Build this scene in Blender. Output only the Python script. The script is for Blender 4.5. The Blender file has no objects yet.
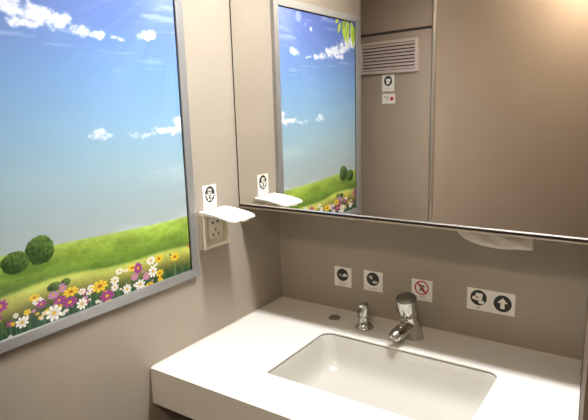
import bpy, bmesh, math, random
import numpy as np
from mathutils import Vector, Matrix

S = 0.62            # metres per layout unit
Z0 = 0.83           # height of the counter top above the floor
FL = -Z0 / S        # floor, ceiling in layout units
CE = (2.10 - Z0) / S
MY = -0.3147        # front of the mirror
MB = 0.553          # bottom of the mirror
rnd = random.Random(7)
COL = bpy.context.scene.collection


def W(p):
    return Vector((p[0] * S, p[1] * S, Z0 + p[2] * S))


def lin(c):
    return tuple(((v / 255) / 12.92 if v / 255 <= .04045 else ((v / 255 + .055) / 1.055) ** 2.4) for v in c)


# ------------------------------------------------------------------ materials
def mat(name, rgb, rough=.5, metal=0.0, spec=.5, noise=0.0, nscale=20, bump=0.0, bscale=200, coat=0, emit=None, estr=0, trans=0, stretch=None):
    m = bpy.data.materials.new(name)
    m.use_nodes = True
    nt = m.node_tree
    b = nt.nodes['Principled BSDF']
    c = lin(rgb) + (1,)
    b.inputs['Base Color'].default_value = c
    b.inputs['Roughness'].default_value = rough
    b.inputs['Metallic'].default_value = metal
    b.inputs['Specular IOR Level'].default_value = spec
    b.inputs['Coat Weight'].default_value = coat
    b.inputs['Coat Roughness'].default_value = .08
    tc = nt.nodes.new('ShaderNodeTexCoord')
    mp = nt.nodes.new('ShaderNodeMapping')
    nt.links.new(tc.outputs['Object'], mp.inputs['Vector'])
    if stretch:
        mp.inputs['Scale'].default_value = stretch
    if noise:
        n = nt.nodes.new('ShaderNodeTexNoise')
        n.inputs['Scale'].default_value = nscale
        n.inputs['Detail'].default_value = 4
        nt.links.new(mp.outputs['Vector'], n.inputs['Vector'])
        r = nt.nodes.new('ShaderNodeMapRange')
        r.inputs['To Min'].default_value = 1 - noise
        r.inputs['To Max'].default_value = 1 + noise
        nt.links.new(n.outputs['Fac'], r.inputs['Value'])
        mx = nt.nodes.new('ShaderNodeMix')
        mx.data_type = 'RGBA'
        mx.blend_type = 'MULTIPLY'
        mx.inputs['Factor'].default_value = 1
        mx.inputs[6].default_value = c
        nt.links.new(r.outputs['Result'], mx.inputs[7])
        nt.links.new(mx.outputs[2], b.inputs['Base Color'])
    if bump:
        n = nt.nodes.new('ShaderNodeTexNoise')
        n.inputs['Scale'].default_value = bscale
        nt.links.new(mp.outputs['Vector'], n.inputs['Vector'])
        bp = nt.nodes.new('ShaderNodeBump')
        bp.inputs['Strength'].default_value = bump
        bp.inputs['Distance'].default_value = .001
        nt.links.new(n.outputs['Fac'], bp.inputs['Height'])
        nt.links.new(bp.outputs['Normal'], b.inputs['Normal'])
    if emit:
        b.inputs['Emission Color'].default_value = lin(emit) + (1,)
        b.inputs['Emission Strength'].default_value = estr
    if trans:
        b.inputs['Transmission Weight'].default_value = trans
    return m


M = dict(
    wall=mat('beige_brown_laminate', (158, 147, 132), .42, spec=.35, noise=.05, nscale=9, bump=.06, bscale=90),
    wallfar=mat('taupe_laminate', (160, 143, 125), .38, spec=.4, noise=.05, nscale=6, bump=.05, bscale=90),
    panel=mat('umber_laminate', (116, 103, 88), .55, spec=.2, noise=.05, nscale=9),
    joint=mat('joint_brown', (60, 48, 42), .7),
    seam=mat('seam_black', (28, 24, 21), .8),
    floor=mat('grey_vinyl', (96, 92, 88), .5, noise=.3, nscale=220),
    ceil=mat('ceiling_white', (205, 200, 190), .7, noise=.02),
    counter=mat('cast_white_stone', (228, 223, 214), .32, spec=.4, noise=.02, nscale=60),
    basin=mat('ivory_ceramic', (192, 188, 178), .16, spec=.5, noise=.01),
    seal=mat('sealant_pale', (215, 205, 190), .5, noise=.03),
    mirror=mat('mirror_silver', (240, 238, 234), .0, metal=1),
    chrome=mat('chrome', (205, 203, 198), .09, metal=1),
    darkchrome=mat('smoked_metal', (140, 137, 124), .42, metal=.7, noise=.1, nscale=60),
    alu=mat('satin_aluminium', (172, 172, 170), .38, metal=.65, noise=.03, nscale=40, stretch=(1, 1, 30)),
    brightalu=mat('bright_aluminium', (225, 222, 214), .22, metal=.85),
    post=mat('post_metal', (200, 188, 172), .3, metal=.8),
    bronze=mat('bronze_trim', (165, 150, 130), .35, metal=.3, noise=.05),
    dark=mat('dark_cabinet', (52, 44, 38), .6, noise=.05),
    brown=mat('brown_cabinet', (104, 88, 76), .5, noise=.06, nscale=12),
    plastic=mat('white_plastic', (238, 236, 228), .35, noise=.01),
    cream=mat('cream_plastic', (214, 205, 184), .4, noise=.01),
    hole=mat('black_hole', (30, 26, 24), .7),
    sticker=mat('sticker_white', (232, 227, 217), .55, noise=.02),
    black=mat('print_black', (38, 38, 34), .6, noise=.05),
    grey=mat('print_grey', (140, 132, 122), .6),
    red=mat('print_red', (176, 30, 40), .6, noise=.05),
    vent=mat('rose_metal', (228, 208, 198), .32, metal=.35, noise=.05, nscale=15),
    paper=mat('tissue_paper', (205, 196, 180), .85, noise=.06, nscale=30, bump=.5, bscale=60),
    lamp=mat('lamp_diffuser', (255, 255, 255), .5, emit=(250, 252, 255), estr=176),
    lamp2=mat('round_lamp_diffuser', (255, 255, 255), .5, emit=(255, 240, 220), estr=82),
    lampbody=mat('lamp_housing', (220, 218, 212), .4),
)


# ------------------------------------------------------------------ helpers
def tag(o, label=None, cat=None, group=None, kind=None):
    if label: o['label'] = label
    if cat: o['category'] = cat
    if group: o['group'] = group
    if kind: o['kind'] = kind
    return o


def thing(name, label, cat, base, group=None):
    e = bpy.data.objects.new(name, None)
    e.empty_display_size = .03
    COL.objects.link(e)
    e.location = W(base)
    e['wl'] = 0
    del e['wl']
    return tag(e, label, cat, group)


WL = {}


def worldloc(o):
    v = Vector(o.location)
    while o.parent:
        o = o.parent
        v += o.location
    return v


def obj(name, bm, m, parent=None, smooth=False, label=None, bevel=0, origin=None, seg=2):
    me = bpy.data.meshes.new(name)
    bmesh.ops.recalc_face_normals(bm, faces=bm.faces[:])
    org = W(origin) if origin else (worldloc(parent) if parent else Vector((0, 0, 0)))
    bmesh.ops.translate(bm, verts=bm.verts[:], vec=-org)
    if smooth:
        for f in bm.faces:
            f.smooth = True
    bm.to_mesh(me)
    bm.free()
    mats = m if isinstance(m, (list, tuple)) else [m]
    for x in mats:
        me.materials.append(x)
    o = bpy.data.objects.new(name, me)
    COL.objects.link(o)
    if parent:
        o.parent = parent
        o.location = org - worldloc(parent)
    else:
        o.location = org
    if label: o['label'] = label
    if bevel:
        b = o.modifiers.new('bevel', 'BEVEL')
        b.width = bevel
        b.segments = seg
        b.limit_method = 'ANGLE'
        b.angle_limit = math.radians(40)
    if smooth:
        try:
            me.set_sharp_from_angle(angle=math.radians(40))
        except Exception:
            pass
    return o


def struct(name, bm, m, **k):
    return tag(obj(name, bm, m, **k), kind='structure')


def box(bm, a, b, mi=0):
    xs, ys, zs = (a[0], b[0]), (a[1], b[1]), (a[2], b[2])
    v = [bm.verts.new(W((x, y, z))) for x in xs for y in ys for z in zs]
    for q in ((0, 1, 3, 2), (4, 6, 7, 5), (0, 4, 5, 1), (2, 3, 7, 6), (0, 2, 6, 4), (1, 5, 7, 3)):
        f = bm.faces.new([v[i] for i in q])
        f.material_index = mi
    return bm


def B(a, b):
    return box(bmesh.new(), a, b)


def prism(bm, pts, z0, z1):
    lo = [bm.verts.new(W((p[0], p[1], z0))) for p in pts]
    hi = [bm.verts.new(W((p[0], p[1], z1))) for p in pts]
    n = len(pts)
    bm.faces.new(lo)
    bm.faces.new(hi)
    for i in range(n):
        bm.faces.new((lo[i], lo[(i + 1) % n], hi[(i + 1) % n], hi[i]))
    return bm


def loft(bm, rings, cap0=True, cap1=True):
    """rings: lists of layout-unit points, same count, closed loops"""
    vs = [[bm.verts.new(W(p)) for p in r] for r in rings]
    n = len(vs[0])
    for a, b in zip(vs, vs[1:]):
        for i in range(n):
            bm.faces.new((a[i], a[(i + 1) % n], b[(i + 1) % n], b[i]))
    if cap0: bm.faces.new(vs[0])
    if cap1: bm.faces.new(vs[-1][::-1])
    return bm


def ringpts(c, axis, r, n=32, ry=None):
    c = Vector(c)
    axis = Vector(axis).normalized()
    u = axis.cross(Vector((1, 0, 0)) if abs(axis.x) < .8 else Vector((0, 1, 0))).normalized()
    v = axis.cross(u)
    ry = ry or r
    return [tuple(c + u * r * math.cos(2 * math.pi * i / n) + v * ry * math.sin(2 * math.pi * i / n)) for i in range(n)]


def tube(bm, sec, n=32):
    """sec: (centre, axis, radius)"""
    return loft(bm, [ringpts(c, a, r, n) for c, a, r in sec])


def lathe(bm, base, prof, n=36):
    return tube(bm, [((base[0], base[1], base[2] + z), (0, 0, 1), r) for r, z in prof], n)


def rrect(x0, x1, y0, y1, r, z, k=8, rf=None):
    P = []
    rb = r
    rf = rf or r
    for cx, cy, a0, r in ((x1 - rb, y1 - rb, 0, rb), (x0 + rb, y1 - rb, 90, rb), (x0 + rf, y0 + rf, 180, rf), (x1 - rf, y0 + rf, 270, rf)):
        for i in range(k + 1):
            a = math.radians(a0 + 90 * i / k)
            P.append((cx + r * math.cos(a), cy + r * math.sin(a), z))
    return P


# flat pictograms on a local frame: (origin, right, up, normal) in layout units
class Face:
    def __init__(s, o, r, u):
        s.o = Vector(o)
        s.r = Vector(r).normalized()
        s.u = Vector(u).normalized()
        s.n = s.r.cross(s.u)          # towards the viewer

    def p(s, x, y, d=0):
        return tuple(s.o + s.r * x + s.u * y + s.n * d)

    def slab(s, bm, pts, d0, d1):
        lo = [s.p(x, y, d0) for x, y in pts]
        hi = [s.p(x, y, d1) for x, y in pts]
        return loft(bm, [lo, hi])


def circ(cx, cy, r, n=32, ry=None):
    return [(cx + r * math.cos(2 * math.pi * i / n), cy + (ry or r) * math.sin(2 * math.pi * i / n)) for i in range(n)]


def rect(x0, x1, y0, y1):
    return [(x0, y0), (x1, y0), (x1, y1), (x0, y1)]


def ringslab(F, bm, cx, cy, r0, r1, d0, d1, n=32):
    a = [F.p(x, y, d1) for x, y in circ(cx, cy, r1, n)]
    b = [F.p(x, y, d1) for x, y in circ(cx, cy, r0, n)]
    c = [F.p(x, y, d0) for x, y in circ(cx, cy, r0, n)]
    d = [F.p(x, y, d0) for x, y in circ(cx, cy, r1, n)]
    vs = [[bm.verts.new(W(p)) for p in q] for q in (a, b, c, d)]
    for k in range(4):
        A, Bq = vs[k], vs[(k + 1) % 4]
        for i in range(n):
            bm.faces.new((A[i], A[(i + 1) % n], Bq[(i + 1) % n], Bq[i]))
    return bm


# ------------------------------------------------------------------ the room
struct('floor', B((-.4, -3.5, FL - .08), (2.9, .1, FL)), M['floor'])
# lamp recess in the ceiling: x .12..1.30, y -.70.. -.50
LX0, LX1, LY0, LY1 = .58, 1.30, -.70, -.50
bm = bmesh.new()
box(bm, (-.4, -3.5, CE), (2.9, LY0, CE + .16))
box(bm, (-.1, LY1, CE), (2.9, .1, CE + .16))
box(bm, (-.1, LY0, CE), (LX0, LY1, CE + .16))
box(bm, (LX1, LY0, CE), (2.9, LY1, CE + .16))
box(bm, (LX0, LY0, CE + .12), (LX1, LY1, CE + .16))
struct('ceiling', bm, M['ceil'])

struct('wall_left', B((-.08, -1.53, FL), (0, 0, CE)), M['wall'])
struct('wall_back', B((-.08, 0, FL), (2.8, .08, CE)), M['wall'])
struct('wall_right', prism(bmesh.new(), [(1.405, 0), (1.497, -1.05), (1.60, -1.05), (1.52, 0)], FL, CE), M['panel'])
struct('wall_doorway', prism(bmesh.new(), [(1.601, -1.05), (2.78, -1.05), (2.78, -.97), (1.601, -.97)], FL, CE), M['wall'])

A0 = Vector((-.13, -1.86))
dr = Vector((math.cos(math.radians(12)), math.sin(math.radians(12))))
AL, B0 = A0 - dr * .175, A0 + dr * .523
nn = Vector((dr.y, -dr.x))        # pointing away from the mirror


def q(a, b, t0, t1):
    return [tuple(a + nn * t0), tuple(b + nn * t0), tuple(b + nn * t1), tuple(a + nn * t1)]


wf = prism(bmesh.new(), q(AL, B0, 0, .06), FL, 1.418)
prism(wf, q(AL, B0, .004, .06), 1.436, CE)
struct('wall_front', wf, M['wallfar'])
struct('trim_1', prism(bmesh.new(), q(AL, B0 + dr * .004, .012, .05), 1.41, 1.44), M['joint'])
C0 = B0 + dr * .012
struct('trim_2', lathe(bmesh.new(), (C0.x, C0.y + .004, FL), [(.0145, 0), (.0145, CE - FL)], 20), M['post'], smooth=True)
D0 = B0 + dr * .024
E0 = Vector((1.5, -3.3))
ds = (E0 - D0).normalized()
ns = Vector((ds.y, -ds.x))
struct('wall_slanted', prism(bmesh.new(), [tuple(D0), tuple(E0), tuple(E0 + ns * .08), tuple(D0 + ns * .08)], FL, CE), M['wallfar'])
struct('wall_left_return', B((-.32, -1.53, FL), (-.0805, -1.45, CE)), M['wall'])
struct('wall_passage', B((-.40, -2.0, FL), (-.3205, -1.45, CE)), M['wall'])
struct('trim_3', B((-.03, -1.537, FL), (.004, -1.5303, CE)), M['alu'])
struct('wall_rear', B((1.3, -3.4, FL), (2.8, -3.3, CE)), M['wall'])
struct('wall_outer', B((2.7, -3.3, FL), (2.78, -1.05, CE)), M['wall'])

# ------------------------------------------------------------------ ceiling lamps
t = thing('ceiling_light', 'long recessed warm white lamp in the ceiling in front of the mirror', 'light', ((LX0 + LX1) / 2, (LY0 + LY1) / 2, CE + .12))
bm = bmesh.new()
e = .006
box(bm, (LX0 + e, LY0 + e, CE + .09), (LX1 - e, LY1 - e, CE + .118))
obj('housing', bm, M['lampbody'], t)
obj('diffuser', B((LX0 + .03, LY0 + .02, CE + .078), (LX1 - .03, LY1 - .02, CE + .0895)), M['lamp'], t)
t = thing('round_ceiling_light', 'round warm lamp on the ceiling by the doorway', 'light', (1.35, -2.5, CE))
obj('housing', lathe(bmesh.new(), (1.35, -2.5, CE - .03), [(.19, 0), (.20, .006), (.20, .0299)]), M['lampbody'], t, smooth=True)
obj('diffuser', lathe(bmesh.new(), (1.35, -2.5, CE - .05), [(.10, 0), (.16, .006), (.18, .0195)]), M['lamp2'], t, smooth=True)

# ------------------------------------------------------------------ mirror cabinet
XR = 1.431
t = thing('mirror_cabinet', 'wide wall cabinet with a frameless mirror front above the washbasin', 'mirror', (.7, -.15, MB))
body = bmesh.new()
prism(body, [(.002, -.002), (.002, -.304), (XR - .002, -.304), (1.400, -.002)], MB + .004, CE - .004)
obj('body', body, M['dark'], t)
obj('mirror_pane', B((.008, MY, MB + .004), (XR, -.3045, CE - .004)), M['mirror'], t, label='large clear mirror pane')
prof = bmesh.new()
loft(prof, [[(x, MY - .0002, MB), (x, MY - .0035, MB), (x, MY - .0002, MB + .0045)] for x in (.008, XR)])
box(prof, (.008, MY - .0001, MB), (XR, -.3045, MB + .0038))
tr = obj('bottom_trim', prof, M['brightalu'], t, label='bright aluminium strip under the mirror')
obj('groove', B((.002, MY + .006, MB - .0105), (XR, -.29, MB - .0003)), M['joint'], t)
obj('lip', B((.002, MY - .004, MB - .016), (XR, -.28, MB - .0112)), M['bronze'], t)
obj('side_gap_seal', B((.0005, MY + .003, MB - .012), (.0075, -.3045, CE - .004)), M['seam'], t, label='black joint between mirror and left wall')
bs = bmesh.new()
prism(bs, [(.004, -.004), (.004, -.285), (1.425, -.285), (1.399, -.004)], MB - .006, MB + .002)
obj('bottom_panel', bs, M['wall'], t)

# paper towel hanging out of the underside
t_p = None
bm = bmesh.new()
low = [(0, .532), (.03, .510), (.07, .495), (.15, .478), (.24, .468), (.36, .460), (.50, .4565), (.62, .455), (.72, .457), (.78, .460), (1.0, .464)]
us = np.linspace(0, 1, 41)
lz = np.interp(us, [a for a, b in low], [b for a, b in low])
grid = []
for i, u in enumerate(us):
    x = .958 + (1.240 - .958) * u
    colv = []
    for j in range(11):
        s = j / 10
        z = MB - .007 + (lz[i] - (MB - .007)) * s
        y = -.190 - .012 * math.sin(math.pi * s * .9) + .0035 * math.sin(u * 31 + s * 5) * math.sin(math.pi * s) + .003 * math.sin(u * 14 - s * 9) * math.sin(math.pi * s)
        colv.append(bm.verts.new(W((x, y, z))))
    grid.append(colv)
for i in range(len(us) - 1):
    for j in range(10):
        bm.faces.new((grid[i][j], grid[i + 1][j], grid[i + 1][j + 1], grid[i][j + 1]))
pp = obj('paper_towel', bm, M['paper'], None, smooth=True, origin=(1.1, -.19, .47))
sm = pp.modifiers.new('thick', 'SOLIDIFY')
sm.thickness = .0006
tag(pp, 'thin crumpled paper towel hanging from under the mirror cabinet', 'paper towel')

# ------------------------------------------------------------------ vanity counter
HX0, HX1, HY0, HY1, HR = .414, 1.160, -.694, -.250, .046


def rx(y):      # the right wall's face
    return 1.405 + (.092 / 1.05) * (-y)


t = thing('washbasin_counter', 'white stone counter with a sunken rectangular basin, under the mirror', 'counter', (.7, -.45, -.147))
FY = -.897
TH = .009
bm = bmesh.new()


def plate(bm, z):
    out = [bm.verts.new(W((x, y, z))) for x, y in ((.0015, -.002), (.0015, FY), (rx(FY) - .002, FY), (rx(0) - .001, -.002))]
    inn = [bm.verts.new(W(p)) for p in rrect(HX0, HX1, HY0, HY1, HR, z, rf=.012)]
    ed = [bm.edges.new((l[i], l[(i + 1) % len(l)])) for l in (out, inn) for i in range(len(l))]
    bmesh.ops.triangle_fill(bm, use_beauty=True, use_dissolve=False, edges=ed)
    return out, inn


o1, i1 = plate(bm, 0)
o2, i2 = plate(bm, -TH)
for a, b in ((o1, o2), (i1, i2)):
    for k in range(len(a)):
        bm.faces.new((a[k], a[(k + 1) % len(a)], b[(k + 1) % len(b)], b[k]))
ct = obj('countertop', bm, M['counter'], t, bevel=.0016, seg=3)
ap = prism(bmesh.new(), [(.0015, FY), (rx(FY) - .002, FY), (rx(FY) - .002, FY + .03), (.0015, FY + .03)], -.150, -TH + .0002)
obj('apron', ap, M['counter'], t, label='deep front edge of the counter')
rings = [rrect(HX0 - .012, HX1 + .012, HY0 - .012, HY1 + .012, HR + .01, -TH - .0032, rf=.034)]
for ins, z, r in ((-.003, -.0125, .062), (-.001, -.016, .062), (.005, -.05, .062), (.016, -.10, .065), (.026, -.13, .068), (.042, -.150, .072), (.064, -.160, .075), (.10, -.164, .07), (.17, -.167, .03)):
    rings.append(rrect(HX0 + ins, HX1 - ins, HY0 + ins, HY1 - ins, r, z, rf=min(r, .012 + max(ins, 0) * 1.1)))
bsn = obj('basin', loft(bmesh.new(), rings, cap0=False), M['basin'], t, smooth=True, label='ivory sunken rectangular basin')
so = bsn.modifiers.new('thick', 'SOLIDIFY')
so.thickness = .006
so.offset = -1
obj('drain', lathe(bmesh.new(), (.784, -.545, -.1672), [(.036, 0), (.036, .002), (.028, .003), (.02, .0015)]), M['chrome'], bsn, smooth=True)
sl = bmesh.new()
box(sl, (.002, -.006, .0002), (1.404, -.0008, .005))
box(sl, (.0006, FY + .01, .0002), (.005, -.004, .003))
obj('sealant', sl, M['seal'], t, label='thin pale line of sealant along the walls')

# base cabinet under the counter
t = thing('base_cabinet', 'dark brown cabinet standing on the floor under the white counter', 'cabinet', (.7, -.4, FL))
bm = bmesh.new()
prism(bm, [(.01, -.01), (.01, -.70), (rx(.70 * -1) - .02, -.70), (1.39, -.01)], FL + .001, -.19)
obj('body', bm, M['brown'], t)
for k, (a, b) in enumerate(((.02, .735), (.745, 1.45))):
    d = obj('door', B((a, -.722, FL + .10), (b, -.7005, -.20)), M['brown'], t, bevel=.001)
    hx = .69 if k == 0 else .79
    hb = bmesh.new()
    tube(hb, [((hx, -.745, -.45), (0, 0, 1), .006), ((hx, -.745, -.28), (0, 0, 1), .006)], 12)
    tube(hb, [((hx, -.7222, -.44), (0, 1, 0), .004), ((hx, -.745, -.44), (0, 1, 0), .004)], 8)
    tube(hb, [((hx, -.7222, -.29), (0, 1, 0), .004), ((hx, -.745, -.29), (0, 1, 0), .004)], 8)
    obj('handle', hb, M['chrome'], d, smooth=True)

# ------------------------------------------------------------------ taps on the deck
t = thing('deck_plug', 'flat round dull metal plug set in the counter, left of both taps', 'plug', (.380, -.108, 0))
obj('flange', lathe(bmesh.new(), (.380, -.108, .0003), [(.0285, 0), (.0285, .002), (.026, .004), (.0215, .0045)]), M['chrome'], t, smooth=True)
obj('cap', lathe(bmesh.new(), (.380, -.108, .0049), [(.0245, 0), (.023, .0035), (.012, .006), (.004, .0065)]), M['darkchrome'], t, smooth=True, label='dull dark cap')

tx, ty = .548, -.135
t = thing('soap_dispenser', 'small upright chrome dispenser with flared foot, between round plug and basin tap', 'dispenser', (tx, ty, 0))
obj('base', lathe(bmesh.new(), (tx, ty, .0003), [(.041, 0), (.042, .005), (.040, .009), (.033, .015), (.027, .026), (.0245, .040), (.0245, .056)]), M['chrome'], t, smooth=True)
obj('collar', lathe(bmesh.new(), (tx, ty, .0565), [(.0235, 0), (.029, .001), (.029, .004), (.0235, .005)]), M['darkchrome'], t, smooth=True, label='dark ring around its middle')
hd = bmesh.new()
loft(hd, [ringpts((tx, ty, .0617), (0, 0, 1), .0262), ringpts((tx, ty, .098), (0, 0, 1), .0262),
          ringpts((tx, ty, .110), (.0, .15, 1), .0255), ringpts((tx, ty, .113), (.0, .18, 1), .022)])
obj('head', hd, M['chrome'], t, smooth=True)
nz = bmesh.new()
tube(nz, [((tx - .002, ty - .022, .092), (-.1, -1, 0), .010), ((tx - .006, ty - .042, .090), (-.1, -1, -.1), .009), ((tx - .008, ty - .052, .086), (-.1, -1, -.8), .007)], 16)
obj('nozzle', nz, M['chrome'], t, smooth=True)
lv = bmesh.new()
tube(lv, [((tx + .006, ty + .004, .112), (0, 0, 1), .007), ((tx + .008, ty + .002, .118), (.3, -.3, 1), .007), ((tx + .014, ty - .006, .122), (.8, -.6, .4), .005)], 12)
obj('lever', lv, M['chrome'], t, smooth=True)

fx, fy = .778, -.118
t = thing('push_tap', 'chrome push tap with a stubby spout reaching over the basin', 'tap', (fx, fy, 0))
lean = Vector((-.03, -.29, 1)).normalized()
b0 = Vector((fx, fy, .0004))
sec = [(b0, (0, 0, 1), .0405), (b0 + Vector((0, 0, .004)), (0, 0, 1), .0415), (b0 + Vector((0, -.001, .010)), (-.05, -.1, 1), .0395)]
pts = [Vector((fx - .004, fy - .007, .03)), Vector((fx - .008, fy - .015, .058)), Vector((fx - .012, fy - .024, .086)), Vector((fx - .016, fy - .032, .113))]
for p, r in zip(pts, (.0393, .0395, .0395, .0390)):
    sec.append((p, Vector((-.06, -.26, 1)).normalized(), r))
obj('body', tube(bmesh.new(), sec, 40), M['chrome'], t, smooth=True)
c = pts[-1]
cb = bmesh.new()
tube(cb, [(c + lean * .0004, lean, .033), (c + lean * .006, lean, .033)], 40)
obj('collar', cb, M['darkchrome'], t, smooth=True, label='dark ring below the push head')
c2 = c + lean * .0065
obj('push_head', tube(bmesh.new(), [(c2, lean, .041), (c2 + lean * .003, lean, .0435), (c2 + lean * .030, lean, .0445), (c2 + lean * .074, lean, .0435)], 40), M['chrome'], t, smooth=True)
obj('cap', tube(bmesh.new(), [(c2 + lean * .0743, lean, .0425), (c2 + lean * .079, lean, .040), (c2 + lean * .084, lean, .033), (c2 + lean * .087, lean, .022), (c2 + lean * .088, lean, .008)], 40), M['darkchrome'], t, smooth=True, label='dull dark domed cap')
sp = bmesh.new()
s0, s1 = Vector((fx - .010, fy - .03, .068)), Vector((fx - .030, fy - .118, .053))
sd = (s1 - s0).normalized()
tube(sp, [(s0, sd, .033), (s0.lerp(s1, .35), sd, .0315), (s0.lerp(s1, .7), sd, .029), (s1, (sd + Vector((0, 0, -.25))).normalized(), .027), (s1 + Vector((-.008, -.016, -.010)), (-.3, -.6, -.8), .0255)], 28)
so_ = obj('spout', sp, M['chrome'], t, smooth=True)
e1 = s1 + Vector((-.008, -.016, -.010)) + Vector((-.3, -.6, -.8)).normalized() * .0006
ea = Vector((-.3, -.6, -.8)).normalized()
ae = bmesh.new()
tube(ae, [(e1, ea, .0225), (e1 + ea * .009, ea, .0215)], 24)
obj('aerator', ae, M['brightalu'], so_, smooth=True, label='bright ring at the spout end')

# ------------------------------------------------------------------ socket with flip lid
y0, y1, zb, zt = -.585, -.425, .400, .552
t = thing('wall_socket', 'cream wall socket with its white lid flipped up like a small shelf', 'socket', (0, (y0 + y1) / 2, zb))
bm = bmesh.new()
box(bm, (.0004, y0, zb), (.010, y1, zt))
obj('backplate', bm, M['cream'], t, bevel=.001)
fr = bmesh.new()
w = .014
box(fr, (.0104, y0, zb), (.032, y0 + w, zt))
box(fr, (.0104, y1 - w, zb), (.032, y1, zt))
box(fr, (.0104, y0 + w, zb), (.032, y1 - w, zb + w))
box(fr, (.0104, y0 + w, zt - w * .7), (.032, y1 - w, zt))
obj('box_frame', fr, M['cream'], t, bevel=.0008)
ins = B((.0104, -.537, .432), (.016, -.452, .528))
pl = obj('outlet_plate', ins, M['cream'], t, bevel=.001)
F = Face((.0163, -.4945, .48), (0, -1, 0), (0, 0, 1))
F = Face((.0163, -.4945, .48), (0, 1, 0), (0, 0, 1))
for hx, hy, r in ((-.016, .024, .0058), (.014, .026, .0058)):
    obj('pin_hole', F.slab(bmesh.new(), circ(hx, hy, r, 16), 0, .0006), M['hole'], pl)
for hx, hy, a in ((0, -.008, 0), (-.016, -.03, .45), (.016, -.03, -.45)):
    ca, sa = math.cos(a), math.sin(a)
    pts4 = [(hx + px * ca - py * sa, hy + px * sa + py * ca) for px, py in rect(-.0028, .0028, -.0075, .0075)]
    obj('pin_hole', F.slab(bmesh.new(), pts4, 0, .0006), M['hole'], pl)
# lid
lb = bmesh.new()
N, K = 10, 12
L0 = .002
secs = []
for i in range(N + 1):
    s = i / N
    x = .012 + .176 * s
    zc = .563 + .003 * math.sin(s * math.pi * .8) - .026 * s ** 1.3
    hw = (.082 if s < .8 else .082 - .016 * ((s - .8) / .2) ** 2.2)
    th = .008 + .003 * (1 - s)
    sec_ = []
    for k in range(K + 1):
        a = -1 + 2 * k / K
        sec_.append((x, -.500 + a * hw, zc + .003 * (1 - a ** 4)))
    for k in range(K, -1, -1):
        a = -1 + 2 * k / K
        sec_.append((x, -.500 + a * hw, zc - th))
    secs.append(sec_)
lid = obj('lid', loft(lb, secs), M['plastic'], t, smooth=True, label='glossy white raised lid', bevel=.001)
hg = bmesh.new()
tube(hg, [((.010, -.583, .5585), (0, 1, 0), .0058), ((.010, -.427, .5585), (0, 1, 0), .0058)], 16)
obj('hinge', hg, M['plastic'], t, smooth=True)
obj('catch', B((.180, -.515, .5265), (.1885, -.48, .531)), M['cream'], lid)


# ------------------------------------------------------------------ stickers
def sticker(name, label, F, w, h, parts, captions=()):
    o = F.p(0, 0, 0)
    t = thing(name, label, 'sticker', o, 'stickers on the washroom walls')
    obj('backing', F.slab(bmesh.new(), rect(-w / 2, w / 2, -h / 2, h / 2), .0003, .0012), M['sticker'], t)
    for nm, m, kind, data, lvl in parts:
        bm = bmesh.new()
        d0 = .0012 + .0004 * lvl
        if kind == 'ring':
            ringslab(F, bm, *data, d0 + .00005, d0 + .0004)
        else:
            for poly in data:
                F.slab(bm, poly, d0 + .00005, d0 + .0004)
        obj(nm, bm, M[m], t)
    if captions:
        bm = bmesh.new()
        for c in captions:
            F.slab(bm, rect(*c), .00125, .0016)
        obj('caption', bm, M['grey'], t)
    return t


def thick(a, b, r):
    d = Vector((b[0] - a[0], b[1] - a[1]))
    n = Vector((-d.y, d.x)).normalized() * r
    return [(a[0] - n.x, a[1] - n.y), (b[0] - n.x, b[1] - n.y), (b[0] + n.x, b[1] + n.y), (a[0] + n.x, a[1] + n.y)]


R_, U_ = (1, 0, 0), (0, 0, 1)


def dashes(w, y, n, dh=.0025):
    s = w / n
    return [(-w / 2 + i * s, -w / 2 + i * s + s * .7, y - dh / 2, y + dh / 2) for i in range(n)]


def backface(x, z):
    return Face((x, 0, z), R_, U_)


sticker('soap_sticker', 'square white sticker with dark disc and soap drop, leftmost, above the round plug', backface(.367, .170), .092, .097, [
    ('disc', 'black', 'poly', [circ(-.002, .010, .031)], 0),
    ('pictogram', 'sticker', 'poly', [circ(.010, .010, .0085, 16), [(.017, .016), (.026, .009), (.018, .003)], circ(.004, .007, .006, 12)], 1),
    ('pictogram', 'grey', 'poly', [circ(-.015, .008, .0075, 14), thick((-.015, .006), (.0, .001), .004)], 1)],
    dashes(.045, -.033, 7))
sticker('water_sticker', 'square white sticker with dark disc showing a hand under running water', backface(.5265, .1745), .096, .096, [
    ('disc', 'black', 'poly', [circ(-.001, .010, .032)], 0),
    ('pictogram', 'sticker', 'poly', [thick((-.020, .022), (-.006, .020), .005), thick((-.008, .022), (-.006, .008), .004), circ(.008, -.004, .0105, 16, .007), thick((.008, -.004), (.022, -.002), .005), circ(-.014, .018, .006, 12)], 1)],
    dashes(.042, -.036, 6))
noF = backface(.763, .1725)
sl_ = [thick((-.022, .034), (.021, -.012), .0032)]
sticker('no_drinking_sticker', 'white sticker with a red crossed circle, right behind the push tap', noF, .095, .096, [
    ('pictogram', 'black', 'poly', [thick((-.014, .024), (-.002, .018), .005), thick((.002, .022), (.012, .017), .004), thick((-.004, .014), (.006, .002), .006), circ(.009, -.003, .006, 12), thick((-.010, .004), (-.004, -.004), .003)], 0),
    ('prohibition_ring', 'red', 'ring', (-.001, .011, .0265, .0325), 1),
    ('slash', 'red', 'poly', sl_, 1)],
    dashes(.034, -.030, 5, .004) + dashes(.06, -.040, 9, .0018))
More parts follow.
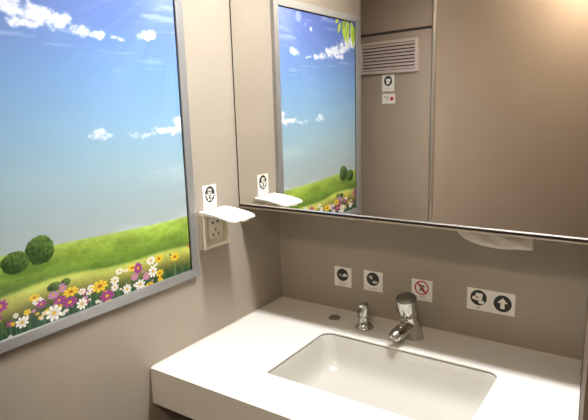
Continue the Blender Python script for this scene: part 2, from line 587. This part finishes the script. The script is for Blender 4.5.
sticker('towel_sticker', 'white sticker with dark disc of paper towel and hands, left of the arrow sticker', backface(1.0085, .1755), .0955, .094, [
    ('disc', 'black', 'poly', [circ(0, .008, .0335)], 0),
    ('pictogram', 'sticker', 'poly', [rect(-.012, .016, .012, .028), circ(-.018, .006, .008, 14), thick((-.014, .004), (.002, -.002), .005), circ(.012, -.010, .0125, 18, .0075), rect(-.002, .014, -.002, .014)], 1)],
    dashes(.016, -.034, 2, .0035) + dashes(.018, -.040, 2, .0016))
sticker('arrow_sticker', 'white sticker with a white upward arrow on a dark disc', backface(1.1045, .1750), .0955, .094, [
    ('disc', 'black', 'poly', [circ(0, 0, .0355)], 0),
    ('arrow', 'sticker', 'poly', [[(-.0085, -.022), (.0085, -.022), (.0085, .002), (.021, .002), (0, .024), (-.021, .002), (-.0085, .002)]], 1)])
FL_ = Face((0, -.503, .616), (0, 1, 0), (0, 0, 1))
sticker('shaver_socket_sticker', 'tall white sticker with a black disc on the left wall above the flip lid socket', FL_, .083, .100, [
    ('disc', 'black', 'poly', [circ(.001, .010, .0300, 32, .035)], 0),
    ('pictogram', 'sticker', 'poly', [circ(0, .026, .013, 16, .008), rect(-.012, .012, .014, .026), thick((-.026, .010), (.027, .006), .0022), thick((-.02, .001), (-.006, -.002), .0045), thick((.004, -.004), (.02, .000), .0045), rect(-.013, -.002, -.016, -.008), rect(.003, .012, -.018, -.011)], 1)],
    dashes(.03, -.036, 5, .002))


# stickers and the vent on the wall opposite the mirror (seen in the mirror)
def frontface(s, z):
    p = A0 + dr * s
    return Face((p.x, p.y, z), (-dr.x, -dr.y, 0), (0, 0, 1))


FV = frontface(.195, 1.110)
sticker('cup_sticker', 'white sticker with a black disc and cup, directly under the vent grille', FV, .098, .110, [
    ('disc', 'black', 'poly', [circ(0, .012, .0325)], 0),
    ('pictogram', 'sticker', 'poly', [[(.017, .026), (-.015, .027), (-.022, .014), (-.014, .008), (-.011, -.006), (.012, -.009)], circ(-.012, .020, .007, 14)], 1)],
    dashes(.03, -.036, 5, .002))
sticker('warning_sticker', 'small wide white sticker with a red dot, lowest one under the vent grille', frontface(.199, 1.008), .104, .064, [
    ('red_dot', 'red', 'poly', [circ(-.026, -.001, .0135)], 0),
    ('warning_text', 'black', 'poly', [rect(.0 + a, .007 + a, .008, .013) for a in (0, .0095, .019, .0285)] + [rect(-.004 + a, .002 + a, -.006, -.002) for a in (0, .0085, .017)], 0)])

v0, v1, vz0, vz1 = -.034, .426, 1.172, 1.376
Fv = frontface(0, 0)


def Q(s, z):
    return (-s, z)


t = thing('vent_grille', 'wide slatted metal vent grille set in the wall facing the mirror', 'vent', Fv.p(-(v0 + v1) / 2, vz0, 0))
bk = Fv.slab(bmesh.new(), [Q(v0 + .004, vz0 + .004), Q(v1 - .004, vz0 + .004), Q(v1 - .004, vz1 - .004), Q(v0 + .004, vz1 - .004)], .0004, .003)
obj('backing', bk, M['seam'], t)
fr = bmesh.new()
w = .018
for a, b, c, d in ((v0, v1, vz0, vz0 + w), (v0, v1, vz1 - w, vz1), (v0, v0 + w, vz0 + w, vz1 - w), (v1 - w, v1, vz0 + w, vz1 - w)):
    Fv.slab(fr, [Q(a, c), Q(b, c), Q(b, d), Q(a, d)], .0005, .017)
obj('frame', fr, M['vent'], t)
ns_ = 8
for k in range(ns_):
    zc = vz0 + w + (vz1 - vz0 - 2 * w) * (k + .5) / ns_
    pr = []
    for s in (v0 + w + .001, v1 - w - .001):
        pr.append([Fv.p(-s, zc + .0085, .004), Fv.p(-s, zc + .0065, .004), Fv.p(-s, zc - .0075, .015), Fv.p(-s, zc - .0045, .0158)])
    obj('slat', loft(bmesh.new(), pr), M['vent'], t)

# ------------------------------------------------------------------ framed landscape print
PY0, PY1, PZ0, PZ1 = -1.447, -.650, .333, 1.457
OY0, OY1, OZ0, OZ1 = -1.488, -.613, .2975, 1.494
t = thing('framed_landscape_print', 'large aluminium framed print of blue sky, green hill and flowers on the left wall', 'picture', (0, (OY0 + OY1) / 2, OZ0))
FT = .021
# four mitred rails
fo = [(OY0, OZ0), (OY1, OZ0), (OY1, OZ1), (OY0, OZ1)]
fi = [(PY0, PZ0), (PY1, PZ0), (PY1, PZ1), (PY0, PZ1)]
for k in range(4):
    a, b, c, d = fo[k], fo[(k + 1) % 4], fi[(k + 1) % 4], fi[k]
    g = .0004
    bm = bmesh.new()
    loft(bm, [[(x, p[0], p[1]) for p in (a, b, c, d)] for x in (.0005, FT)])
    obj('frame_rail', bm, M['alu'], t, bevel=.0012)
gk = bmesh.new()
e_ = .0035
for a, b, c, d in ((PY0, PY0 + e_, PZ0, PZ1), (PY1 - e_, PY1, PZ0, PZ1), (PY0, PY1, PZ1 - e_, PZ1)):
    box(gk, (.0122, a + .0002, c + .0002), (.0150, b - .0002, d - .0002))
obj('gasket', gk, M['seam'], t, label='thin black inner edge')

# the printed artwork, as colours on a fine grid
nx, nz = 430, 606
ys = np.linspace(PY0 + .0006, PY1 - .0006, nx)
zs = np.linspace(PZ0 + .0006, PZ1 - .0006, nz)
Yg, Zg = np.meshgrid(ys, zs)
rs = np.random.RandomState(5)


def vnoise(Y, Z, sy, sz, seed, octv=4):
    out = np.zeros_like(Y)
    amp, tot = 1.0, 0
    for o in range(octv):
        g = np.random.RandomState(seed + o).rand(257, 257)
        a, b = Y * sy * 2 ** o + 31.7, Z * sz * 2 ** o + 17.3
        ia, ib = np.floor(a).astype(int), np.floor(b).astype(int)
        fa, fb = a - ia, b - ib
        fa, fb = fa * fa * (3 - 2 * fa), fb * fb * (3 - 2 * fb)
        G = lambda i, j: g[i % 257, j % 257]
        out += amp * ((G(ia, ib) * (1 - fa) + G(ia + 1, ib) * fa) * (1 - fb) + (G(ia, ib + 1) * (1 - fa) + G(ia + 1, ib + 1) * fa) * fb)
        tot += amp
        amp *= .55
    return out / tot


def smooth(x, a, b):
    q_ = np.clip((x - a) / (b - a), 0, 1)
    return q_ * q_ * (3 - 2 * q_)


IMG = np.zeros((nz, nx, 3))
zk = [.54, .64, .78, .95, 1.12, 1.28, 1.46]
cs = [(174, 188, 188), (166, 184, 190), (156, 186, 200), (134, 174, 208), (114, 154, 206), (100, 130, 194), (88, 110, 184)]
for c in range(3):
    IMG[..., c] = np.interp(Zg, zk, [k[c] * (.93, .925, .91)[c] for k in cs])


def blend(mask, col):
    global IMG
    mask = np.clip(mask, 0, 1)[..., None]
    IMG = IMG * (1 - mask) + np.array(col, float) * mask


# pale haze low in the sky, light streaming from the upper right
hz = vnoise(Yg, Zg, 4, 9, 3)
blend(.35 * smooth(hz, .45, .8) * smooth(Zg, 1.0, .6), (205, 218, 216))
dist = np.hypot(Yg + .66, Zg - 1.46)
blend(.40 * np.exp(-(dist / .16) ** 2), (190, 205, 240))
ang = np.arctan2(Zg - 1.50, Yg + .62)
blend(.08 * smooth(vnoise(ang * 3, ang * 0, 5, 1, 91, 2), .42, .68) * np.exp(-(dist / .45) ** 2), (200, 212, 245))
# clouds
cn = vnoise(Yg, Zg, 34, 46, 11, 6)
cl = np.zeros_like(Yg)
for cy, cz, ry, rz, s in ((-1.46, 1.36, .07, .045, 1.2), (-1.41, 1.335, .06, .045, 1.15), (-1.35, 1.320, .06, .042, 1.1), (-1.28, 1.300, .06, .036, 1.1), (-1.21, 1.280, .06, .030, 1.1), (-1.14, 1.265, .06, .026, 1.05), (-1.07, 1.250, .06, .022, 1), (-1.00, 1.240, .06, .017, .9), (-.93, 1.232, .06, .010, .7), (-1.25, 1.25, .09, .018, .8),
                          (-.79, 1.248, .042, .022, 1.1), (-1.03, .908, .045, .020, 1.1), (-.65, .930, .05, .032, 1.1), (-.73, .910, .07, .022, 1), (-.83, .898, .09, .016, .8), (-1.40, .98, .05, .01, .4)):
    cl = np.maximum(cl, s * np.exp(-(((Yg - cy) / ry) ** 2 + ((Zg - cz) / rz) ** 2) * .9))
cm = smooth(cl + (cn - .5) * 1.5, .40, 1.0)
blend(cm * .88, (234, 236, 240))
sh = smooth(vnoise(Yg, Zg + .006, 34, 46, 11, 6) - cn, .0, .10)
blend(cm * sh * .55, (166, 180, 210))
wisps = vnoise(Yg, Zg, 5, 40, 23, 4)
blend(.28 * smooth(wisps, .58, .8) * smooth(Zg, 1.0, 1.25), (214, 222, 242))
# lens sparkle discs printed in the sky
for cy, cz, r, s in ((-.952, 1.375, .013, .8), (-.835, 1.425, .030, .35), (-.90, 1.395, .010, .3)):
    blend(s * smooth(np.hypot(Yg - cy, Zg - cz), r, r * .7), (214, 226, 250))

# hill
zh = .560 + .024 * smooth(Yg, -.70, -1.50) + .002 * vnoise(Yg, Zg * 0, 60, 1, 44, 3)
hill = smooth(zh - Zg, -.002, .003)
gt = vnoise(Yg, Zg, 70, 130, 51, 4)
gl = vnoise(Yg, Zg, 9, 26, 57, 4)
hc = np.zeros_like(IMG)
dz = zh - Zg
for c, vals in enumerate(zip((158, 180, 96), (140, 164, 66), (118, 146, 54), (88, 118, 44), (88, 118, 44))):
    hc[..., c] = np.interp(dz, [0, .02, .06, .11, .3], vals)
hc *= (.72 + .36 * gl + .22 * gt)[..., None]
IMG = IMG * (1 - hill[..., None]) + hc * hill[..., None]
# lower bright meadow
zb2 = .470 - .028 * smooth(Yg, -1.3, -.7) + .006 * np.sin(Yg * 14)
mead = smooth(zb2 - Zg, -.006, .010)
mc = np.zeros_like(IMG)
d2 = zb2 - Zg
for c, vals in enumerate(zip((172, 184, 86), (180, 188, 90), (148, 148, 70), (104, 104, 50), (62, 78, 44), (38, 70, 50))):
    mc[..., c] = np.interp(d2, [0, .018, .042, .064, .085, .11], vals)
mc *= (.80 + .26 * gl + .14 * gt)[..., None]
IMG = IMG * (1 - mead[..., None]) + mc * mead[..., None]


# bushes
def bush(cy, cz, ry, rz, seed):
    e = ((Yg - cy) / ry) ** 2 + ((Zg - cz) / rz) ** 2 + (vnoise(Yg, Zg, 60, 60, seed, 3) - .5) * .5
    m = smooth(e, 1.08, .9)
    tx_ = vnoise(Yg, Zg, 150, 150, seed + 9, 3)
    lit = np.clip((.5 + .8 * (Zg - cz) / rz + .5 * (Yg - cy) / ry), 0, 1)
    col = np.array((38, 62, 26.)) + (np.array((104, 132, 62.)) - np.array((38, 62, 26.))) * np.clip(lit * .55 + (tx_ - .45) * 1.1, 0, 1)[..., None]
    global IMG
    IMG = IMG * (1 - m[..., None]) + col * m[..., None]


blend(.6 * smooth(((Yg + 1.33) / .10) ** 2 + ((Zg - .522) / .018) ** 2, 1.2, .2), (70, 105, 36))
bush(-1.288, .573, .047, .046, 71)
bush(-1.368, .553, .046, .034, 72)
bush(-1.255, .444, .026, .015, 73)
bush(-1.215, .448, .018, .012, 74)

# leaves in the upper left corner
def leaf(y, z, L, w, a, col):
    ca, sa = math.cos(a), math.sin(a)
    u = ((Yg - y) * ca + (Zg - z) * sa) / L
    v = (-(Yg - y) * sa + (Zg - z) * ca)
    wid = w * np.sin(np.pi * np.clip(u, 0, 1) ** .8)
    m = smooth(wid - np.abs(v), -.001, .002) * (u > 0) * (u < 1)
    blend(m, col)
    blend(m * .5 * smooth(np.abs(v), .003, .0), (120, 150, 40))


for y, z, L, w, a, col in ((-1.27, 1.44, .075, .014, -1.1, (176, 196, 66)), (-1.30, 1.455, .13, .020, -1.75, (170, 200, 60)), (-1.35, 1.46, .15, .020, -1.6, (196, 206, 74)),
                           (-1.37, 1.45, .10, .018, -1.2, (150, 184, 56)), (-1.40, 1.46, .16, .022, -1.72, (184, 204, 70)), (-1.43, 1.44, .12, .017, -1.55, (150, 188, 60)), (-1.25, 1.455, .05, .012, -.5, (190, 200, 90)), (-1.33, 1.457, .07, .016, -.9, (140, 175, 50))):
    leaf(y, z, L, w, a, col)

# stems and flowers
blend(.35 * (vnoise(Yg, Zg, 160, 22, 83, 3) > .56) * smooth(.395 - Zg, -.01, .02), (104, 134, 66))


def flower(y, z, r, col, cc=(206, 160, 40), n=8, tilt=1.0, rot=0):
    d = np.hypot(Yg - y, (Zg - z) / tilt)
    a = np.arctan2((Zg - z) / tilt, Yg - y) + rot
    rr = r * (.55 + .45 * np.abs(np.cos(a * n / 2)) ** .7)
    m = smooth(rr - d, -.0008, .0012)
    shd = (.80 + .20 * np.clip(d / r, 0, 1) + .06 * np.cos(a * n))
    global IMG
    colr = np.array(col, float) * shd[..., None]
    IMG = IMG * (1 - m[..., None]) + colr * m[..., None]
    blend(smooth(r * .26 - d, -.001, .001), cc)


Wf, Pf, Yf, Kf = (238, 234, 224), (158, 62, 132), (236, 198, 52), (190, 130, 176)
for k in range(46):
    y = rnd.uniform(PY0, -.80)
    base_ = .405 - .02 * (y + 1.45)
    flower(y, rnd.uniform(.335, base_), rnd.uniform(.006, .013), rnd.choice([Wf, Wf, Yf, Kf, Pf]), n=rnd.choice([5, 6, 8]), tilt=rnd.uniform(.5, 1), rot=rnd.uniform(0, 3))
for y, z, r, c, tl in ((-1.430, .437, .026, Pf, .9), (-1.372, .366, .022, Wf, .95), (-1.315, .415, .020, Wf, .7), (-1.325, .430, .018, Yf, .7), (-1.305, .402, .018, Pf, .8), (-1.262, .418, .020, Kf, .7), (-1.245, .395, .020, Pf, .8),
                       (-1.267, .359, .030, Wf, 1.0), (-1.228, .432, .014, Kf, 1.3), (-1.208, .376, .030, Pf, .65), (-1.200, .410, .030, Yf, .6), (-1.165, .356, .021, Wf, 1.1), (-1.160, .398, .016, Wf, .8), (-1.125, .400, .016, Wf, .8),
                       (-1.090, .395, .034, Yf, .7), (-1.065, .352, .032, Pf, .75), (-1.060, .328, .018, Yf, .6), (-1.027, .398, .019, Wf, .9), (-1.03, .372, .017, Wf, .9), (-1.005, .425, .017, Wf, .75), (-.978, .350, .020, Wf, 1.1), (-.975, .420, .013, Wf, .5),
                       (-.948, .422, .019, Yf, .8), (-.921, .414, .021, Pf, 1.3), (-.94, .385, .018, Kf, .9), (-.918, .350, .024, Wf, .9), (-.905, .330, .018, Wf, .8), (-.885, .372, .020, Kf, .9), (-.873, .335, .020, Yf, .6), (-.858, .426, .022, Wf, .85),
                       (-.853, .382, .022, Wf, 1.2), (-.818, .424, .022, Yf, .8), (-.820, .366, .021, Yf, .8), (-.835, .405, .012, Wf, .5), (-.736, .410, .024, Yf, .8), (-.760, .424, .005, (70, 40, 30), 1), (-.82, .345, .010, Yf, .7), (-.658, .436, .008, (190, 80, 90), 1)):
    flower(y, z, r, c, cc=(206, 160, 40) if c is not Yf else (150, 84, 24), tilt=tl * .9, rot=rnd.uniform(0, 3))
for y, zt_, w_ in ((-.738, .395, .0022), (-.70, .37, .001)):
    blend(.6 * (np.abs(Yg - y) < w_) * (Zg < zt_), (116, 140, 80))

arr = np.clip(IMG, 0, 255) / 255
verts = np.zeros((nz * nx, 3), np.float32)
org = W((0, (OY0 + OY1) / 2, OZ0))
verts[:, 0] = .012 * S - org.x
verts[:, 1] = Yg.ravel() * S - org.y
verts[:, 2] = Zg.ravel() * S + Z0 - org.z
ii, jj = np.meshgrid(np.arange(nx - 1), np.arange(nz - 1))
a = (jj * nx + ii).ravel()
faces = np.stack([a, a + 1, a + nx + 1, a + nx], 1)
me = bpy.data.meshes.new('print_sheet')
me.vertices.add(len(verts))
me.vertices.foreach_set('co', verts.ravel())
me.loops.add(faces.size)
me.loops.foreach_set('vertex_index', faces.ravel().astype(np.int32))
me.polygons.add(len(faces))
me.polygons.foreach_set('loop_start', np.arange(0, faces.size, 4, dtype=np.int32))
me.update(calc_edges=True)
at = me.color_attributes.new('artwork', 'FLOAT_COLOR', 'POINT')
linc = np.where(arr <= .04045, arr / 12.92, ((arr + .055) / 1.055) ** 2.4).reshape(-1, 3)
at.data.foreach_set('color', np.concatenate([linc, np.ones((len(linc), 1))], 1).astype(np.float32).ravel())
pm = mat('printed_landscape', (128, 128, 128), .16, spec=.45)
vc = pm.node_tree.nodes.new('ShaderNodeVertexColor')
vc.layer_name = 'artwork'
pm.node_tree.links.new(vc.outputs['Color'], pm.node_tree.nodes['Principled BSDF'].inputs['Base Color'])
me.materials.append(pm)
ps = bpy.data.objects.new('print_sheet', me)
COL.objects.link(ps)
ps.parent = t
obj('backing_board', B((.0006, PY0 + .001, PZ0 + .001), (.0115, PY1 - .001, PZ1 - .001)), M['dark'], t)

# ------------------------------------------------------------------ world, camera, view
sc = bpy.context.scene
wd = bpy.data.worlds.new('World')
sc.world = wd
wd.use_nodes = True
wd.node_tree.nodes['Background'].inputs['Color'].default_value = (.05, .045, .04, 1)
wd.node_tree.nodes['Background'].inputs['Strength'].default_value = .3

cam = bpy.data.cameras.new('camera')
cam.sensor_width = 36
cam.lens = 538.993 / 588 * 36
cam.clip_start = .02
co = bpy.data.objects.new('camera', cam)
COL.objects.link(co)
co.location = W((1.57752724, -2.18125568, 1.0))
co.rotation_euler = (1.37407825, .0278438859, .592336805)
sc.camera = co
sc.view_settings.view_transform = 'Standard'
sc.view_settings.look = 'None'
sc.view_settings.gamma = 1
sc.view_settings.use_curve_mapping = False
sc.view_settings.exposure = .17
